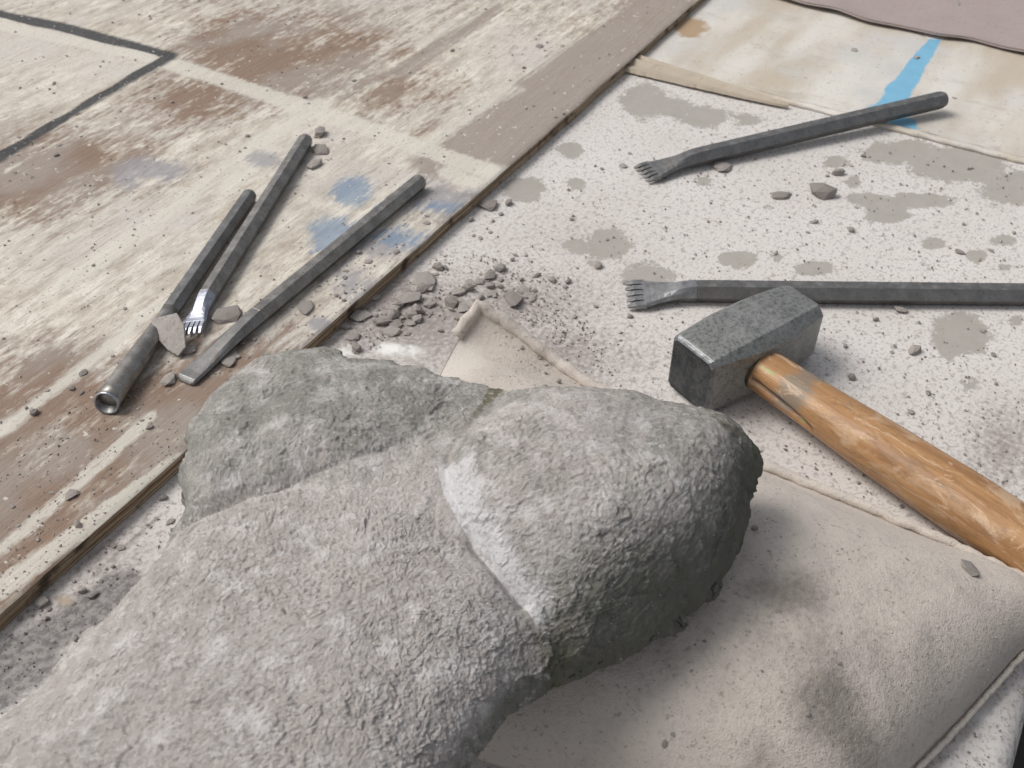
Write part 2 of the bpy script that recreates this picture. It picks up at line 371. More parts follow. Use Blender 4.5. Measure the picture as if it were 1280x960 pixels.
# ------------------------------------------------------------------ floor and table
AXD = 58.0
ax = np.array([math.cos(math.radians(AXD)), math.sin(math.radians(AXD)), 0]); ay = np.array([-ax[1], ax[0], 0])
def loc2(P, o): d = P - o; return d @ ax, d @ ay
me = mesh_np('floor', [(-4, -4, 0), (4, -4, 0), (4, 6, 0), (-4, 6, 0)], [(0, 1, 2, 3)]); tag(obj('floor', me, M_FLOOR, loc=(0, 0, -0.75)), kind='structure')

T0 = at(1271, 942, -0.012)               # a point of the table's outer edge
XJ = float((at(985, 130) - np.array([T0[0], T0[1], 0])) @ ax)
tabM = Matrix((Vector(ax), Vector(ay), Vector((0, 0, 1)))).transposed().to_4x4(); tabM.translation = (T0[0], T0[1], 0)
table = empty('work_table', tabM, 'white painted dusty work table under the sandbag and hammer', 'table')
TO = np.array([T0[0], T0[1], 0])
def blobs(X, Y, O, lst, z=0.0):          # soft ellipses given by picture point + half-widths -> field on the surface
    r = np.zeros_like(X)
    for b in lst:
        u, v, rx, ry, a = b[:5]
        p = at(u, v, z); px = at(u+rx, v, z)-p; py = at(u, v-ry, z)-p
        c = np.array([(p-O)@ax, (p-O)@ay]); e1 = np.array([px@ax, px@ay]); e2 = np.array([py@ax, py@ay])
        Mi = np.linalg.inv(np.array([e1, e2]).T)
        q = np.stack([X-c[0], Y-c[1]], -1) @ Mi.T
        d = np.sqrt((q**2).sum(-1)); r = np.maximum(r, a*np.clip(1-0.5*d, 0, 1))
    return r
def strokes(X, Y, O, lst, z=0.0):        # lines given by picture points, half-width in metres, amplitude
    r = np.zeros_like(X)
    for pts, w, a in lst:
        L = np.array([loc2(at(u, v, z), O) for u, v in pts])
        d = polydist(np.stack([X.ravel(), Y.ravel()], -1), L).reshape(X.shape); r = np.maximum(r, a*np.clip(1-0.5*d/w, 0, 1))
    return r
PATCH = [(714,188,17,11,.95),(655,236,32,15,.95),(761,304,27,19,1),(721,309,17,11,.9),(721,230,12,9,.9),(806,126,32,22,.95),(1109,264,30,15,1),(1082,249,26,9,.95),
 (1152,250,50,10,.95),(1045,203,18,9,.85),(1068,228,12,8,.9),(1130,190,60,16,.9),(1200,205,70,22,.95),(1262,235,40,26,.9),(1166,304,18,8,.9),(925,325,26,11,1),(1018,336,26,9,1),
 (970,322,12,7,.8),(1202,418,38,27,1),(1222,320,16,9,.9),(1258,335,20,8,.7),(812,345,44,22,.8),(880,146,46,18,.8),(935,150,30,14,.7),(960,260,10,6,.7),(1255,300,22,9,.8),(1210,480,28,18,.62),
 (1270,400,16,10,.7),(740,330,9,6,.7),(690,160,12,8,.7),(845,135,30,16,.85),(1000,300,9,5,.6),(1090,300,10,5,.6),(860,560,30,30,.3),(880,226,16,8,.8)]
def table_panel(name, x0, x1, mat, dx, zoff):
    nx = int((x1-x0)/dx); ys = np.concatenate([np.arange(0.015, 1.45, dx), [1.45]])
    ang = np.linspace(0, math.pi/2, 8)[1:]
    yl = np.concatenate([[0.015, 0.015], (0.015-0.015*np.sin(ang))[::-1], ys])    # skirt, round lip, top
    zl = np.concatenate([[-0.035, -0.035], (-0.015+0.015*np.cos(ang))[::-1], np.zeros(len(ys))])
    yl[0] = 0.10; yl[1] = 0.0
    xs = np.linspace(x0, x1, nx)
    X, Y = np.meshgrid(xs, yl, indexing='ij'); Z = np.tile(zl, (nx, 1)) + zoff
    P = np.stack([X, Y, np.zeros_like(X)], -1).reshape(-1, 3)
    top = (Y > 0.02)
    Z = Z + top*(0.0006*fbm(P, 9, 3)).reshape(X.shape)
    vs = np.stack([X, Y, Z], -1).reshape(-1, 3); F = gridfaces(nx, len(yl))
    # close front and far ends
    me = mesh_np(name, vs, F)
    A = {}
    A['patch'] = blobs(X, Y, TO, PATCH)
    A['dust'] = 0.72*blobs(X, Y, TO, [(520,400,190,60,1.0),(640,380,150,60,.85),(460,370,80,40,1.1),(690,440,120,50,.9),(780,450,120,50,.65),(120,700,120,60,.75),(60,760,80,50,.7),(900,560,120,60,.55),(1100,500,180,60,.45),(1255,560,60,70,.85),(700,300,160,70,.5),(980,420,400,140,.3),(1200,900,60,80,.5),(1145,950,20,60,.9)])
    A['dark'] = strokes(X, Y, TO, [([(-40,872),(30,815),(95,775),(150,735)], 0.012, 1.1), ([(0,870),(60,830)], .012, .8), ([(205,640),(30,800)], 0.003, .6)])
    A['white'] = blobs(X, Y, TO, [(495,437,50,14,.72),(1170,44,13,6,1.3),(430,440,40,20,.6),(1230,890,40,40,.55)])
    A['tan'] = blobs(X, Y, TO, [(80,748,20,12,.75),(862,36,22,13,1.0),(840,28,24,14,.8),(800,95,60,9,.5),(1250,480,30,20,.45)])
    A['blue'] = np.maximum(strokes(X, Y, TO, [([(1172-78*t, 46+112*t), (1172-78*(t+.08), 46+112*(t+.08))], .005+.0105*t**.8, 1.0) for t in np.linspace(0, .92, 14)] + [([(1096,156),(1140,164)], .005, 1.0)]), blobs(X, Y, TO, [(1131,160,13,9,1.2)]))
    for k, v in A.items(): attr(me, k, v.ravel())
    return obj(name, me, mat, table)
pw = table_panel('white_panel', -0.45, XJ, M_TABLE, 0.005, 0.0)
pc = table_panel('cream_panel', XJ+0.0012, XJ+1.25, M_CREAM, 0.006, 0.0022)
# raised end lip of the cream panel along the joint
sec = []
for k, y in enumerate(np.linspace(0.02, 1.45, 180)):
    j = 0.0010*float(rng.normal())*.5; h = 0.0036+0.0005*float(rng.normal())
    sec.append(np.array([(XJ-0.0025+j, y, 0.0004), (XJ-0.0012+j, y, h), (XJ+0.003, y, h+0.0005), (XJ+0.007+j, y, 0.0030), (XJ+0.007, y, 0.0004)]))
v, f = loft(sec); jl = obj('joint_trim', mesh_pd('joint_trim', v, f, True), M_CREAM, table)

# ------------------------------------------------------------------ plywood board
BT = 0.0120
B0 = at(0, 766, BT); B1 = at(872, 0, BT)
bx = (B1-B0); bx[2] = 0; bx /= np.linalg.norm(bx); by = np.array([-bx[1], bx[0], 0])
bm_ = Matrix((Vector(bx), Vector(by), Vector((0, 0, 1)))).transposed().to_4x4(); bm_.translation = (B0[0], B0[1], 0)
board = empty('plywood_board', bm_, 'weathered paint-stained plywood board lying on the table under three chisels', 'board')
BO = np.array([B0[0], B0[1], 0])
nx, ny = 300, 190
xs = np.linspace(-0.35, 1.45, nx); ys = np.concatenate([[0.0, 0.0012], np.linspace(0.004, 1.15, ny-2)])
X, Y = np.meshgrid(xs, ys, indexing='ij')
Pn = np.stack([X, Y*0, X*0], -1).reshape(-1, 3)
wob = (0.0012*fbm(Pn, 14, 4)).reshape(X.shape)
Ye = Y + wob*np.exp(-Y/0.01)
Z = np.full_like(X, BT) - 0.0012*np.exp(-Y/0.0012)
me = mesh_np('top_veneer', np.stack([X, Ye, Z], -1).reshape(-1, 3), gridfaces(nx, ny))
_sx, _sy = ax.copy(), ay.copy(); ax, ay = bx, by            # blobs()/strokes() now work in the board's own axes
gl = lambda *a: blobs(X, Y, BO, a, BT)
A = {}
A['brown'] = 0.40 + np.maximum.reduce([0.50*gl((70,205,70,45,1),(20,235,60,30,1)), 0.56*gl((330,82,60,30,1),(300,60,60,25,1),(230,120,60,25,.8)), 0.50*gl((40,640,120,70,1),(160,560,110,50,1),(230,500,80,50,1),(60,480,60,50,.8)), 0.34*gl((420,70,70,40,1),(490,120,50,30,1)), 0.33*gl((330,340,60,40,.6),(280,440,80,40,1))])
A['brown'] -= 0.26*gl((330,310,170,80,1),(170,300,120,60,1),(60,360,90,60,1),(80,60,120,60,1),(400,180,110,40,1),(620,100,110,60,.7))
A['taupe'] = np.maximum(gl((700,130,90,30,.6)), strokes(X, Y, BO, [([(560,200),(640,140),(760,55),(850,-15)], .034, 1.0), ([(640,190),(720,125),(850,12)], .028, 1.0), ([(560,200),(600,205)], .02, .6), ([(500,90),(620,10)], .03, .62)], BT))
rect = np.array([loc2(at(u, v, BT), BO) for u, v in [(-150,-15),(205,70),(-200,310)]])
inr = inpoly(np.stack([X.ravel(), Y.ravel()], -1), rect).reshape(X.shape)
A['white'] = np.maximum.reduce([strokes(X, Y, BO, [([(215,80),(400,140),(610,214)], .013, .95), ([(400,128),(330,175),(230,250),(90,350)], .02, .7), ([(640,110),(520,190)], .02, .62), ([(330,190),(280,240)], .02, .7), ([(0,735),(150,630),(225,575)], .008, .95), ([(0,32),(190,72)], .010, 1.0), ([(0,540),(90,470),(200,380)], .008, .75), ([(0,690),(120,585),(190,520)], .007, .75), ([(560,215),(600,235)], .012, .9)], BT), 0.46*inr])
A['smudge'] = gl((190,212,48,14,1.05),(160,222,18,14,1.1),(330,200,22,10,1.05),(370,200,14,8,.8),(550,248,44,20,1),(480,310,44,20,.95),(440,350,30,25,.85),(400,405,14,8,1.2),(520,250,30,20,.8))
A['blue'] = gl((440,240,26,18,1.1),(418,292,28,20,1.2),(500,298,34,16,.95),(470,262,20,14,.6),(545,258,30,8,.8),(400,310,18,10,.8))
lineA = [(-60,0),(0,20),(70,33),(140,52),(190,66),(205,71)]; lineB = [(205,71),(150,100),(70,147),(0,191),(-60,228)]
dl = strokes(X, Y, BO, [(lineA, .0095, 1.1), (lineB, .0115, 1.1)], BT)
dist_in = inr * polydist(np.stack([X.ravel(), Y.ravel()], -1), rect).reshape(X.shape)
A['black'] = np.clip(dl, 0, 1)*np.where(inr, np.clip(1-dist_in/0.004, 0, 1), 1)
for k, v_ in A.items(): attr(me, k, v_.ravel())
obj('top_veneer', me, M_BOARD, board)
# edge of the board: thin plies, each its own rough strip
ax, ay = _sx, _sy
zs = np.linspace(0.0004, BT-0.0012, 6)
for k in range(5):
    xx = np.linspace(-0.35, 1.45, 260)
    q = np.stack([xx, np.full_like(xx, k*3.1), xx*0], -1)
    off = 0.0013*fbm(np.stack([xx, xx*0, xx*0], -1), 14, 4) + 0.0007*fbm(q, 60, 3) + (0.0006 if k % 2 else 0.0)
    za, zb = zs[k], zs[k+1]-0.0001
    sec = [np.array([(x, o+0.0006, za), (x, o, (za+zb)/2), (x, o+0.0005, zb), (x, 0.03, zb), (x, 0.03, za)]) for x, o in zip(xx, off)]
    v, f = loft(sec); obj('ply_layer', mesh_pd('ply_layer', v, f, True), M_EDGE, board)
core = mesh_pd('core', [(x, y, z) for x in (-0.345, 1.445) for y in (0.029, 1.145) for z in (0.0005, BT-0.0015)], [(0,1,3,2),(4,6,7,5),(0,4,5,1),(2,3,7,6),(0,2,6,4),(1,5,7,3)])
obj('core', core, M_EDGE, board)

# ------------------------------------------------------------------ sandbag
def curve_pts(px, n):
    P = np.array([at(u, v, z) for u, v, z in px]); d = np.concatenate([[0], np.cumsum(np.linalg.norm(np.diff(P, axis=0), axis=1))]); d /= d[-1]
    t = np.linspace(0, 1, n)
    Q = np.stack([np.interp(t, d, P[:, k]) for k in range(3)], -1)
    for _ in range(int(n*0.06)): Q[1:-1] = 0.25*Q[:-2]+0.5*Q[1:-1]+0.25*Q[2:]
    return Q
NB = 260
back = curve_pts([(600,387,.042),(640,411,.032),(690,452,.018),(745,490,.014),(850,541,.013),(950,585,.013),(1080,638,.013),(1215,697,.013),(1310,745,.012)], NB)
right = curve_pts([(1310,745,.012),(1312,790,.010),(1270,822,.007),(1200,900,.006),(1130,972,.006),(1040,1070,.006)], NB)
left = curve_pts([(600,387,.042),(572,425,.027),(545,480,.016),(500,590,.012),(450,730,.010),(430,850,.010)], NB)
front = curve_pts([(430,850,.010),(600,950,.008),(820,1020,.007),(1040,1070,.006)], NB)
s = np.linspace(0, 1, NB); SS, TT = np.meshgrid(s, s, indexing='ij')   # s along the back edge, t towards the front
def coons():
    s3, t3 = SS[..., None], TT[..., None]
    Lc = (1-t3)*back[:, None]+t3*front[:, None]; Rc = (1-s3)*left[None]+s3*right[None]
    Bc = (1-s3)*(1-t3)*back[0]+s3*(1-t3)*back[-1]+(1-s3)*t3*front[0]+s3*t3*front[-1]
    return Lc+Rc-Bc
CB = coons()
gs = lambda x, n: 1-np.abs(2*x-1)**n
_ss = lambda a, b, x: np.clip((x-a)/(b-a), 0, 1)**2*(3-2*np.clip((x-a)/(b-a), 0, 1))
puff = (gs(SS, 3.2)*gs(TT, 2.6))**(0.5+0.75*(1-_ss(0, .4, TT))*(1-_ss(.72, .97, SS)))
Pb = np.stack([CB[..., 0], CB[..., 1], CB[..., 0]*0], -1).reshape(-1, 3)
wr = fbm(Pb, 11, 3).reshape(SS.shape)*0.0045*puff + fbm(Pb*np.array([1, 1, 1]), 38, 3).reshape(SS.shape)*0.0011*puff
Zt = CB[..., 2]*(1-0.35*puff) + 0.062*puff + wr
CBt = CB.copy(); CBt[..., 2] = Zt
# outward bulge of the sides
cx, cy = CB[..., 0].mean(), CB[..., 1].mean()
nbz = CB.copy(); nbz[..., 2] = CB[..., 2]*(1-np.minimum(1, puff*2.2)) + 0.0006
vt = CBt.reshape(-1, 3); vb = nbz.reshape(-1, 3)
F = gridfaces(NB, NB); Fb = gridfaces(NB, NB)[:, ::-1] + len(vt)
me = mesh_np('canvas_cover', np.concatenate([vt, vb]), np.concatenate([F[:, ::-1], Fb[:, ::-1]]))
P3 = CBt.reshape(-1, 3)
def blob3(lst, z):
    r = np.zeros(len(P3))
    for u, v, rx, ry, a in lst:
        p = at(u, v, z); ex = np.linalg.norm(at(u+rx, v, z)-p); ey = np.linalg.norm(at(u, v-ry, z)-p)
        r = np.maximum(r, a*np.exp(-(((P3[:, 0]-p[0])/ex)**2+((P3[:, 1]-p[1])/ey)**2)))
    return r
st = blob3([(985,750,60,36,.85),(1040,870,60,50,.85),(1085,905,50,40,.75),(1020,830,70,60,.5),(955,800,60,60,.3),(1120,800,80,80,.35),(850,830,60,40,.3),(960,930,30,40,.5),(870,670,60,40,.25)], .058)
st += blob3([(690,455,50,30,.3)], .02)
attr(me, 'stain', np.concatenate([st, st])); cln = np.concatenate([blob3([(575,440,40,40,.9)], .03), 0*st]); attr(me, 'clean', cln)
bag = empty('sandbag', Matrix.Translation(V([cx, cy, 0])), 'plump dusty beige canvas sandbag propping up the carved stone', 'sandbag')
def child(o, p): o.parent = p; o.matrix_parent_inverse = p.matrix_world.inverted(); return o
cover = child(obj('canvas_cover', me, M_CANVAS), bag)
def tube(pts, rad, n=9, jit=0.0, flat=1.0, seed=0):
    r_ = np.random.default_rng(seed); secs = []
    for k in range(len(pts)):
        t = pts[min(k+1, len(pts)-1)]-pts[max(k-1, 0)]; t /= np.linalg.norm(t)+1e-12
        a = np.cross(t, [0, 0, 1.0]); a /= np.linalg.norm(a)+1e-12; b = np.cross(a, t)
        rr = (rad[k] if hasattr(rad, '__len__') else rad)*(1+jit*r_.normal())
        secs.append(np.array([pts[k]+rr*(math.cos(q)*a+flat*math.sin(q)*b) for q in np.linspace(0, 2*math.pi, n, endpoint=False)]))
    return loft(secs)
for nm, crv in (('piping', np.concatenate([left[24:0:-2], back])), ('seam', right)):
    _o = crv[::3]-np.array([cx, cy, 0]); _o[:, 2] = 0; _o /= np.linalg.norm(_o, axis=1)[:, None]
    v, f = tube(crv[::3] + _o*0.002 + np.array([0, 0, 0.0022]) + (0.0005 if nm == 'piping' else 0.0002)*rng.normal(size=(len(crv[::3]), 3)), np.linspace(.0046, .0026, len(crv[::3])) if nm == 'piping' else 0.0016, 9, 0.05, 1.0, 3)
    pm_ = mesh_pd(nm, v, f, True)
    attr(pm_, 'stain', np.zeros(len(pm_.vertices))); attr(pm_, 'clean', np.full(len(pm_.vertices), .5))
    child(obj(nm, pm_, M_CANVAS), bag)

# ------------------------------------------------------------------ carved stone
OUT = [(228,590,.100),(233,548,.106),(262,500,.111),(300,462,.114),(345,441,.116),(400,434,.117),(432,447,.117),(470,451,.117),(545,468,.118),(590,478,.119),(612,485,.117),(622,487,.117),(650,490,.118),(700,492,.118),
 (760,496,.117),(830,510,.113),(880,525,.107),(922,544,.099),(944,572,.092),(949,605,.087),(940,650,.083),(925,690,.080),(890,735,.078),(855,772,.078),(825,800,.078),(790,818,.079),(740,838,.080),(700,853,.082),
 (665,873,.085),(640,893,.088),(612,920,.090),(588,950,.092),(560,990,.093),(500,1060,.094),(400,1130,.095),(200,1150,.095),(-40,1100,.095),(-120,1040,.095),(-60,955,.095),(0,908,.095),(40,882,.095),(85,832,.096),(130,777,.097),(170,735,.098),(205,694,.099),(232,648,.100)]
OP = np.array([at(*o) for o in OUT])
c0 = at(490, 740, .12)[:2]
dv = OP[:, :2]-c0; th = np.arctan2(dv[:, 1], dv[:, 0]); rr = np.linalg.norm(dv, axis=1)
o_ = np.argsort(th); th, rr, zr_ = th[o_], rr[o_], OP[o_, 2]
NT, NR = 1300, 330
tg = np.linspace(-math.pi, math.pi, NT, endpoint=False)
tw = np.concatenate([th-2*math.pi, th, th+2*math.pi])
R = np.interp(tg, tw, np.tile(rr, 3)); ZR = np.interp(tg, tw, np.tile(zr_, 3))
def smooth(a, k):
    for _ in range(k): a = 0.25*np.roll(a, 1)+0.5*a+0.25*np.roll(a, -1)
    return a
R = smooth(R, 16); ZR = smooth(ZR, 120)
ring = np.stack([np.cos(tg)*R, np.sin(tg)*R, 0*tg], -1)
R = R + 0.0022*fbm(ring, 24, 2) + 0.0022*fbm(ring, 70, 4)
pz = lambda L, z=.124: np.array([at(u, v, z)[:2] for u, v in L])
pzz = lambda L, zs: np.array([at(u, v, z)[:2] for (u, v), z in zip(L, zs)])
G1 = pzz([(624,470),(612,486),(592,512),(566,543),(530,560),(480,578),(420,597),(360,608),(310,615),(270,632),(236,652),(215,665)], [.122,.122,.121,.120,.119,.118,.117,.116,.115,.113,.110,.108])
G1top = pz([(624,470),(612,486),(592,512),(566,543)])
G2 = pzz([(566,543),(552,570),(548,596),(556,625),(572,658),(600,700),(630,740),(652,768)], [.120,.119,.118,.117,.115,.112,.108,.104])
UL = np.concatenate([pz([(624,455)]), G1, pz([(150,690),(100,600),(200,380),(500,380)])])
RL = np.concatenate([pz([(624,440)]), G1[:4], G2[1:], pz([(690,830),(720,960),(1100,960),(1100,440)], .1)])
END2 = G2[-1]
def stone_top(P):
    ul = inpoly(P, UL); rl = inpoly(P, RL) & ~ul
    d1 = polydist(P, G1); d2 = polydist(P, G2); d1t = polydist(P, G1top)
    wEnd = ss(0.0, 0.05, np.linalg.norm(P-END2, axis=1))
    dR = np.minimum(d2, d1t); dL = np.minimum(d1, d2)
    lo = (1-np.exp(-d1/0.020))*(1-np.exp(-d2/0.020))
    hL = 0.0075*lo
    hU = 0.0105*(1-np.exp(-(d1/0.012)**1.3)) + 0.004*(1-np.exp(-d1/0.05))
    Bamp = 0.0075 + 0.0125*wEnd
    hR = Bamp*(1-np.exp(-(dR/0.0100)**1.2)) + 0.003*(1-np.exp(-dR/0.05))
    h = np.where(ul, hU, np.where(rl, hR, hL))
    h = h - 0.0075*np.exp(-(d1t/0.0034)**2) - 0.0040*np.exp(-(d2/0.0030)**2) - 0.0065*np.exp(-(d1/0.0042)**2)*(0.5+0.5*ss(.03, .08, np.linalg.norm(P-G1[-3], axis=1)))
    q = P - c0
    base = 0.1175 - 0.35*(q[:, 0]-0.02)**2 - 0.25*(q[:, 1])**2
    ulc = pz([(430, 520)])[0]; base = base - np.where(ul, 0.35*((P-ulc)**2).sum(1), 0)
    rc = pz([(720, 610)])[0]; base = base - np.where(rl, 0.30*np.maximum(0, ((P-rc)**2).sum(1)-0.002), 0)
    return base + h, ul, rl, d1, d2, d1t
sv = np.linspace(0, 1, NR); sv = 1-(1-sv)**1.12
SX = c0[0]+np.outer(R*np.cos(tg), sv); SY = c0[1]+np.outer(R*np.sin(tg), sv)
Pq = np.stack([SX.ravel(), SY.ravel()], -1)
zt, ul, rl, d1, d2, d1t = stone_top(Pq)
zt = zt.reshape(NT, NR)
OL = np.stack([c0[0]+R*np.cos(tg), c0[1]+R*np.sin(tg)], -1)[::10]; OL = np.concatenate([OL, OL[:1]])
dr = np.empty(NT*NR)
for k in range(0, NT*NR, 60000): dr[k:k+60000] = polydist(Pq[k:k+60000], OL)
dr = dr.reshape(NT, NR); dr[:, -1] = 0; dr = np.minimum(dr, R[:, None]*(1-sv[None])*1.3)
radf = np.interp(tg, tw, np.tile(np.interp(zr_, [.078, .092, .098, .118], [.075, .050, .035, .028]), 3)); radf = smooth(radf, 60); radf = np.minimum(radf, 0.8*dr[:, 0].min())
q = np.clip(dr/radf[:, None], 0, 1); wq = np.sqrt(np.maximum(0, 1-(1-q)**2))
Zs = ZR[:, None] + (np.maximum(zt, ZR[:, None]+0.002)-ZR[:, None])*wq
top = np.stack([SX, SY, Zs], -1)
# sides and underside
ND = 46
k = np.linspace(0, 1, ND)[1:]
tuck = np.interp(k, [0, .15, .35, .6, 1], [0, .006, .024, .05, 1.0]); drop = np.interp(k, [0, .2, .45, .6, 1], [0, .30, .85, 1, 1])
zb = np.minimum(0.050, ZR-0.012)
Rin = np.where(tuck[None] < .06, R[:, None]-tuck[None], (R[:, None]-0.05)*(1-(tuck[None]-.05)/.95))
un = np.stack([c0[0]+Rin*np.cos(tg)[:, None], c0[1]+Rin*np.sin(tg)[:, None], ZR[:, None]+(zb-ZR)[:, None]*drop[None]], -1)
G = np.concatenate([top, un], 1); NG = G.shape[1]
du = np.roll(G, -1, 0)-np.roll(G, 1, 0); dvv = np.gradient(G, axis=1)
Nn = np.cross(dvv, du); Nn /= np.linalg.norm(Nn, axis=2)[..., None]+1e-12
sgn = np.sign(Nn[:, NR//2, 2].mean()); Nn *= sgn
wz_ = np.exp(-(np.arange(NG)/14.0)**2)[None, :, None]; Nn = Nn*(1-wz_)+np.array([0, 0, 1.0])*wz_
for _ in range(14): Nn[:, 1:-1] = 0.25*Nn[:, :-2]+0.5*Nn[:, 1:-1]+0.25*Nn[:, 2:]; Nn = 0.25*np.roll(Nn, 1, 0)+0.5*Nn+0.25*np.roll(Nn, -1, 0)
Nn /= np.linalg.norm(Nn, axis=2)[..., None]+1e-12
Pf = G.reshape(-1, 3)
Pw = Pf + 0.0035*np.stack([perlin(Pf*90), perlin(Pf*90+7), perlin(Pf*90+13)], -1)
rough_ = 0.55+0.9*ss(-.5, .6, fbm(Pf, 30, 2))
rg = 0.0024*fbm(Pf, 22, 2) + 0.0006*fbm(Pf, 80, 2) + rough_*(0.020*facets(Pw*np.array([1, 1.3, 1]), 95) + 0.055*facets(Pw, 250) + 0.085*facets(Pw, 480)) + 0.00030*perlin(Pf*520) + 0.00028*perlin(Pf*900)
side = np.concatenate([1-ss(0.3, 0.8, np.abs(Nn[:, :NR, 2])), np.ones((NT, ND-1))], 1).ravel()
rg = rg + side*0.07*facets(Pw, 60)
gd = np.ones((NT, NG)); gd[:, :NR] = np.minimum(1, 0.45+0.55*ss(0.001, 0.010, np.minimum(d1t, d2)).reshape(NT, NR)); rg *= gd.ravel()
Pf = Pf + Nn.reshape(-1, 3)*rg[:, None]
F = gridfaces(NT, NG, True)
me = mesh_np('carved_stone', Pf, F[:, ::-1] if sgn > 0 else F)
ulg, rlg = ul.reshape(NT, NR), rl.reshape(NT, NR)
up_ = np.clip(Nn[:, :NR, 2], 0, 1)
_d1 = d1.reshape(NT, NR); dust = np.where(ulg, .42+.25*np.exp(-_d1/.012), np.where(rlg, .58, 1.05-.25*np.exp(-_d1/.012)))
dd = np.minimum(d1, d2).reshape(NT, NR)
dust = dust - 0.18*np.where(~ulg & ~rlg, np.exp(-(d1.reshape(NT, NR)/.02)**2), 0)
def nearp(u, v, rad, z=.13): p = at(u, v, z)[:2]; return np.exp(-((Pq-p)**2).sum(1)/rad**2).reshape(NT, NR)
dust += 0.25*nearp(700, 560, .035)+0.2*nearp(620, 640, .03)-0.15*nearp(400, 470, .04)+0.2*nearp(300, 600, .03) + 0.2*nearp(420, 530, .025) + 0.2*nearp(330, 790, .06)
dust -= 0.15*nearp(560, 860, .03)
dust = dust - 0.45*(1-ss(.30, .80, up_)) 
raw_shade = np.zeros((NT, NR)); edge = np.exp(-dr/0.022)
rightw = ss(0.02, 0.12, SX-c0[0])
raw_shade = np.maximum(raw_shade, 0.50*(1-ss(.25, .62, up_))*(0.25+0.75*ss(-0.02, 0.05, SX-c0[0]))); raw_shade = np.maximum(raw_shade, 0.75*edge*rightw)  # greenish raw stone, with shade of the front and right sides painted in
raw_shade += 0.40*nearp(790, 800, .035, .09)+0.25*nearp(920, 620, .025, .1)+0.3*nearp(690, 815, .025, .1)
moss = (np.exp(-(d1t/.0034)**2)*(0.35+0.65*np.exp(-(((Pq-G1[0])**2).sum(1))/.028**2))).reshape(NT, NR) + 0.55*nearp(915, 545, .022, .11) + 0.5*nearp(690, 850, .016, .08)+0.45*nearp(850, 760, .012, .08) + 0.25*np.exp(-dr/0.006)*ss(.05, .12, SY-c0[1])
fresh = np.where(rlg, np.exp(-(d2.reshape(NT, NR)/.0155)**2), 0)*ss(.006, .03, d1t.reshape(NT, NR)) * (0.62+0.6*nearp(555, 590, .03)+.25*nearp(640, 745, .02))
for nm, arr in (('dust', dust), ('raw_shade', raw_shade), ('moss', moss), ('fresh', fresh)):
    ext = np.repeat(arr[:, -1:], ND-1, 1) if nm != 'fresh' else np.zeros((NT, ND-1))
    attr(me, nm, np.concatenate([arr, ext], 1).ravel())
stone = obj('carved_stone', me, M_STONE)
tag(stone, 'large rough grey stone with carved curved grooves resting on the sandbag', 'stone')

# ------------------------------------------------------------------ rolled brown sheet and wood strip at the back
ed = curve_pts([(940,-18,.010),(1005,2,.010),(1045,9,.011),(1085,24,.009),(1130,33,.008),(1172,42,.009),(1215,46,.0085),(1255,58,.0075),(1300,66,.009),(1400,95,.008)], 120)
dirb = np.array([0.35, 0.94, 0]); rows = []
for j, e in enumerate(np.concatenate([[0, .002, .006], np.linspace(.014, .7, 40)])):
    z = 0.0035 + (ed[:, 2]-0.0035)*math.exp(-e/0.05)
    p = ed + dirb*e; p[:, 2] = z + 0.0012*fbm(p*np.array([1, 1, 0]), 12, 2); rows.append(p)
G_ = np.stack(rows, 1); nu, nv = G_.shape[:2]
lowr = G_.copy(); lowr[..., 2] -= 0.0026
vs = np.concatenate([G_.reshape(-1, 3), lowr.reshape(-1, 3)]); F1 = gridfaces(nu, nv); off = nu*nv
rim = [(i*nv, (i+1)*nv, (i+1)*nv+off, i*nv+off) for i in range(nu-1)]
me = mesh_np('rubber_sheet', vs, np.concatenate([F1, F1[:, ::-1]+off, np.array(rim)]))
tag(obj('rubber_sheet', me, M_MAT), 'brown matte sheet with a wavy lifted edge at the end of the cream panel', 'sheet')

# thin splintered strip along the joint
secs = []
a, b = at(742, 68, .003), at(985, 133, .003)
d = (b-a); n_ = np.array([-d[1], d[0], 0]); n_ /= np.linalg.norm(n_)
for k, t in enumerate(np.linspace(0, 1, 60)):
    p = a+d*t; w = 0.040*(1-t)**0.7+0.003; hh = 0.0040*(1-t)+0.0022; w2 = w*(1+0.02*float(rng.normal()))
    secs.append(np.array([p-n_*w2*.5+[0, 0, -.0005], p-n_*w2*.42+[0, 0, hh*.7], p-n_*w2*.1+[0, 0, hh*.35], p+n_*w2*.12+[0, 0, hh*1.0+.0002*float(rng.normal())], p+n_*w2*.3+[0, 0, hh*.5], p+n_*w2*.45+[0, 0, hh*.9], p+n_*w2*.5+[0, 0, -.0005]]))
v, f = loft(secs)
tag(obj('wood_strip', mesh_pd('wood_strip', v, f, False), M_STRIP), 'thin splintered wood strip tapering along the joint of the table panels', 'wood strip')

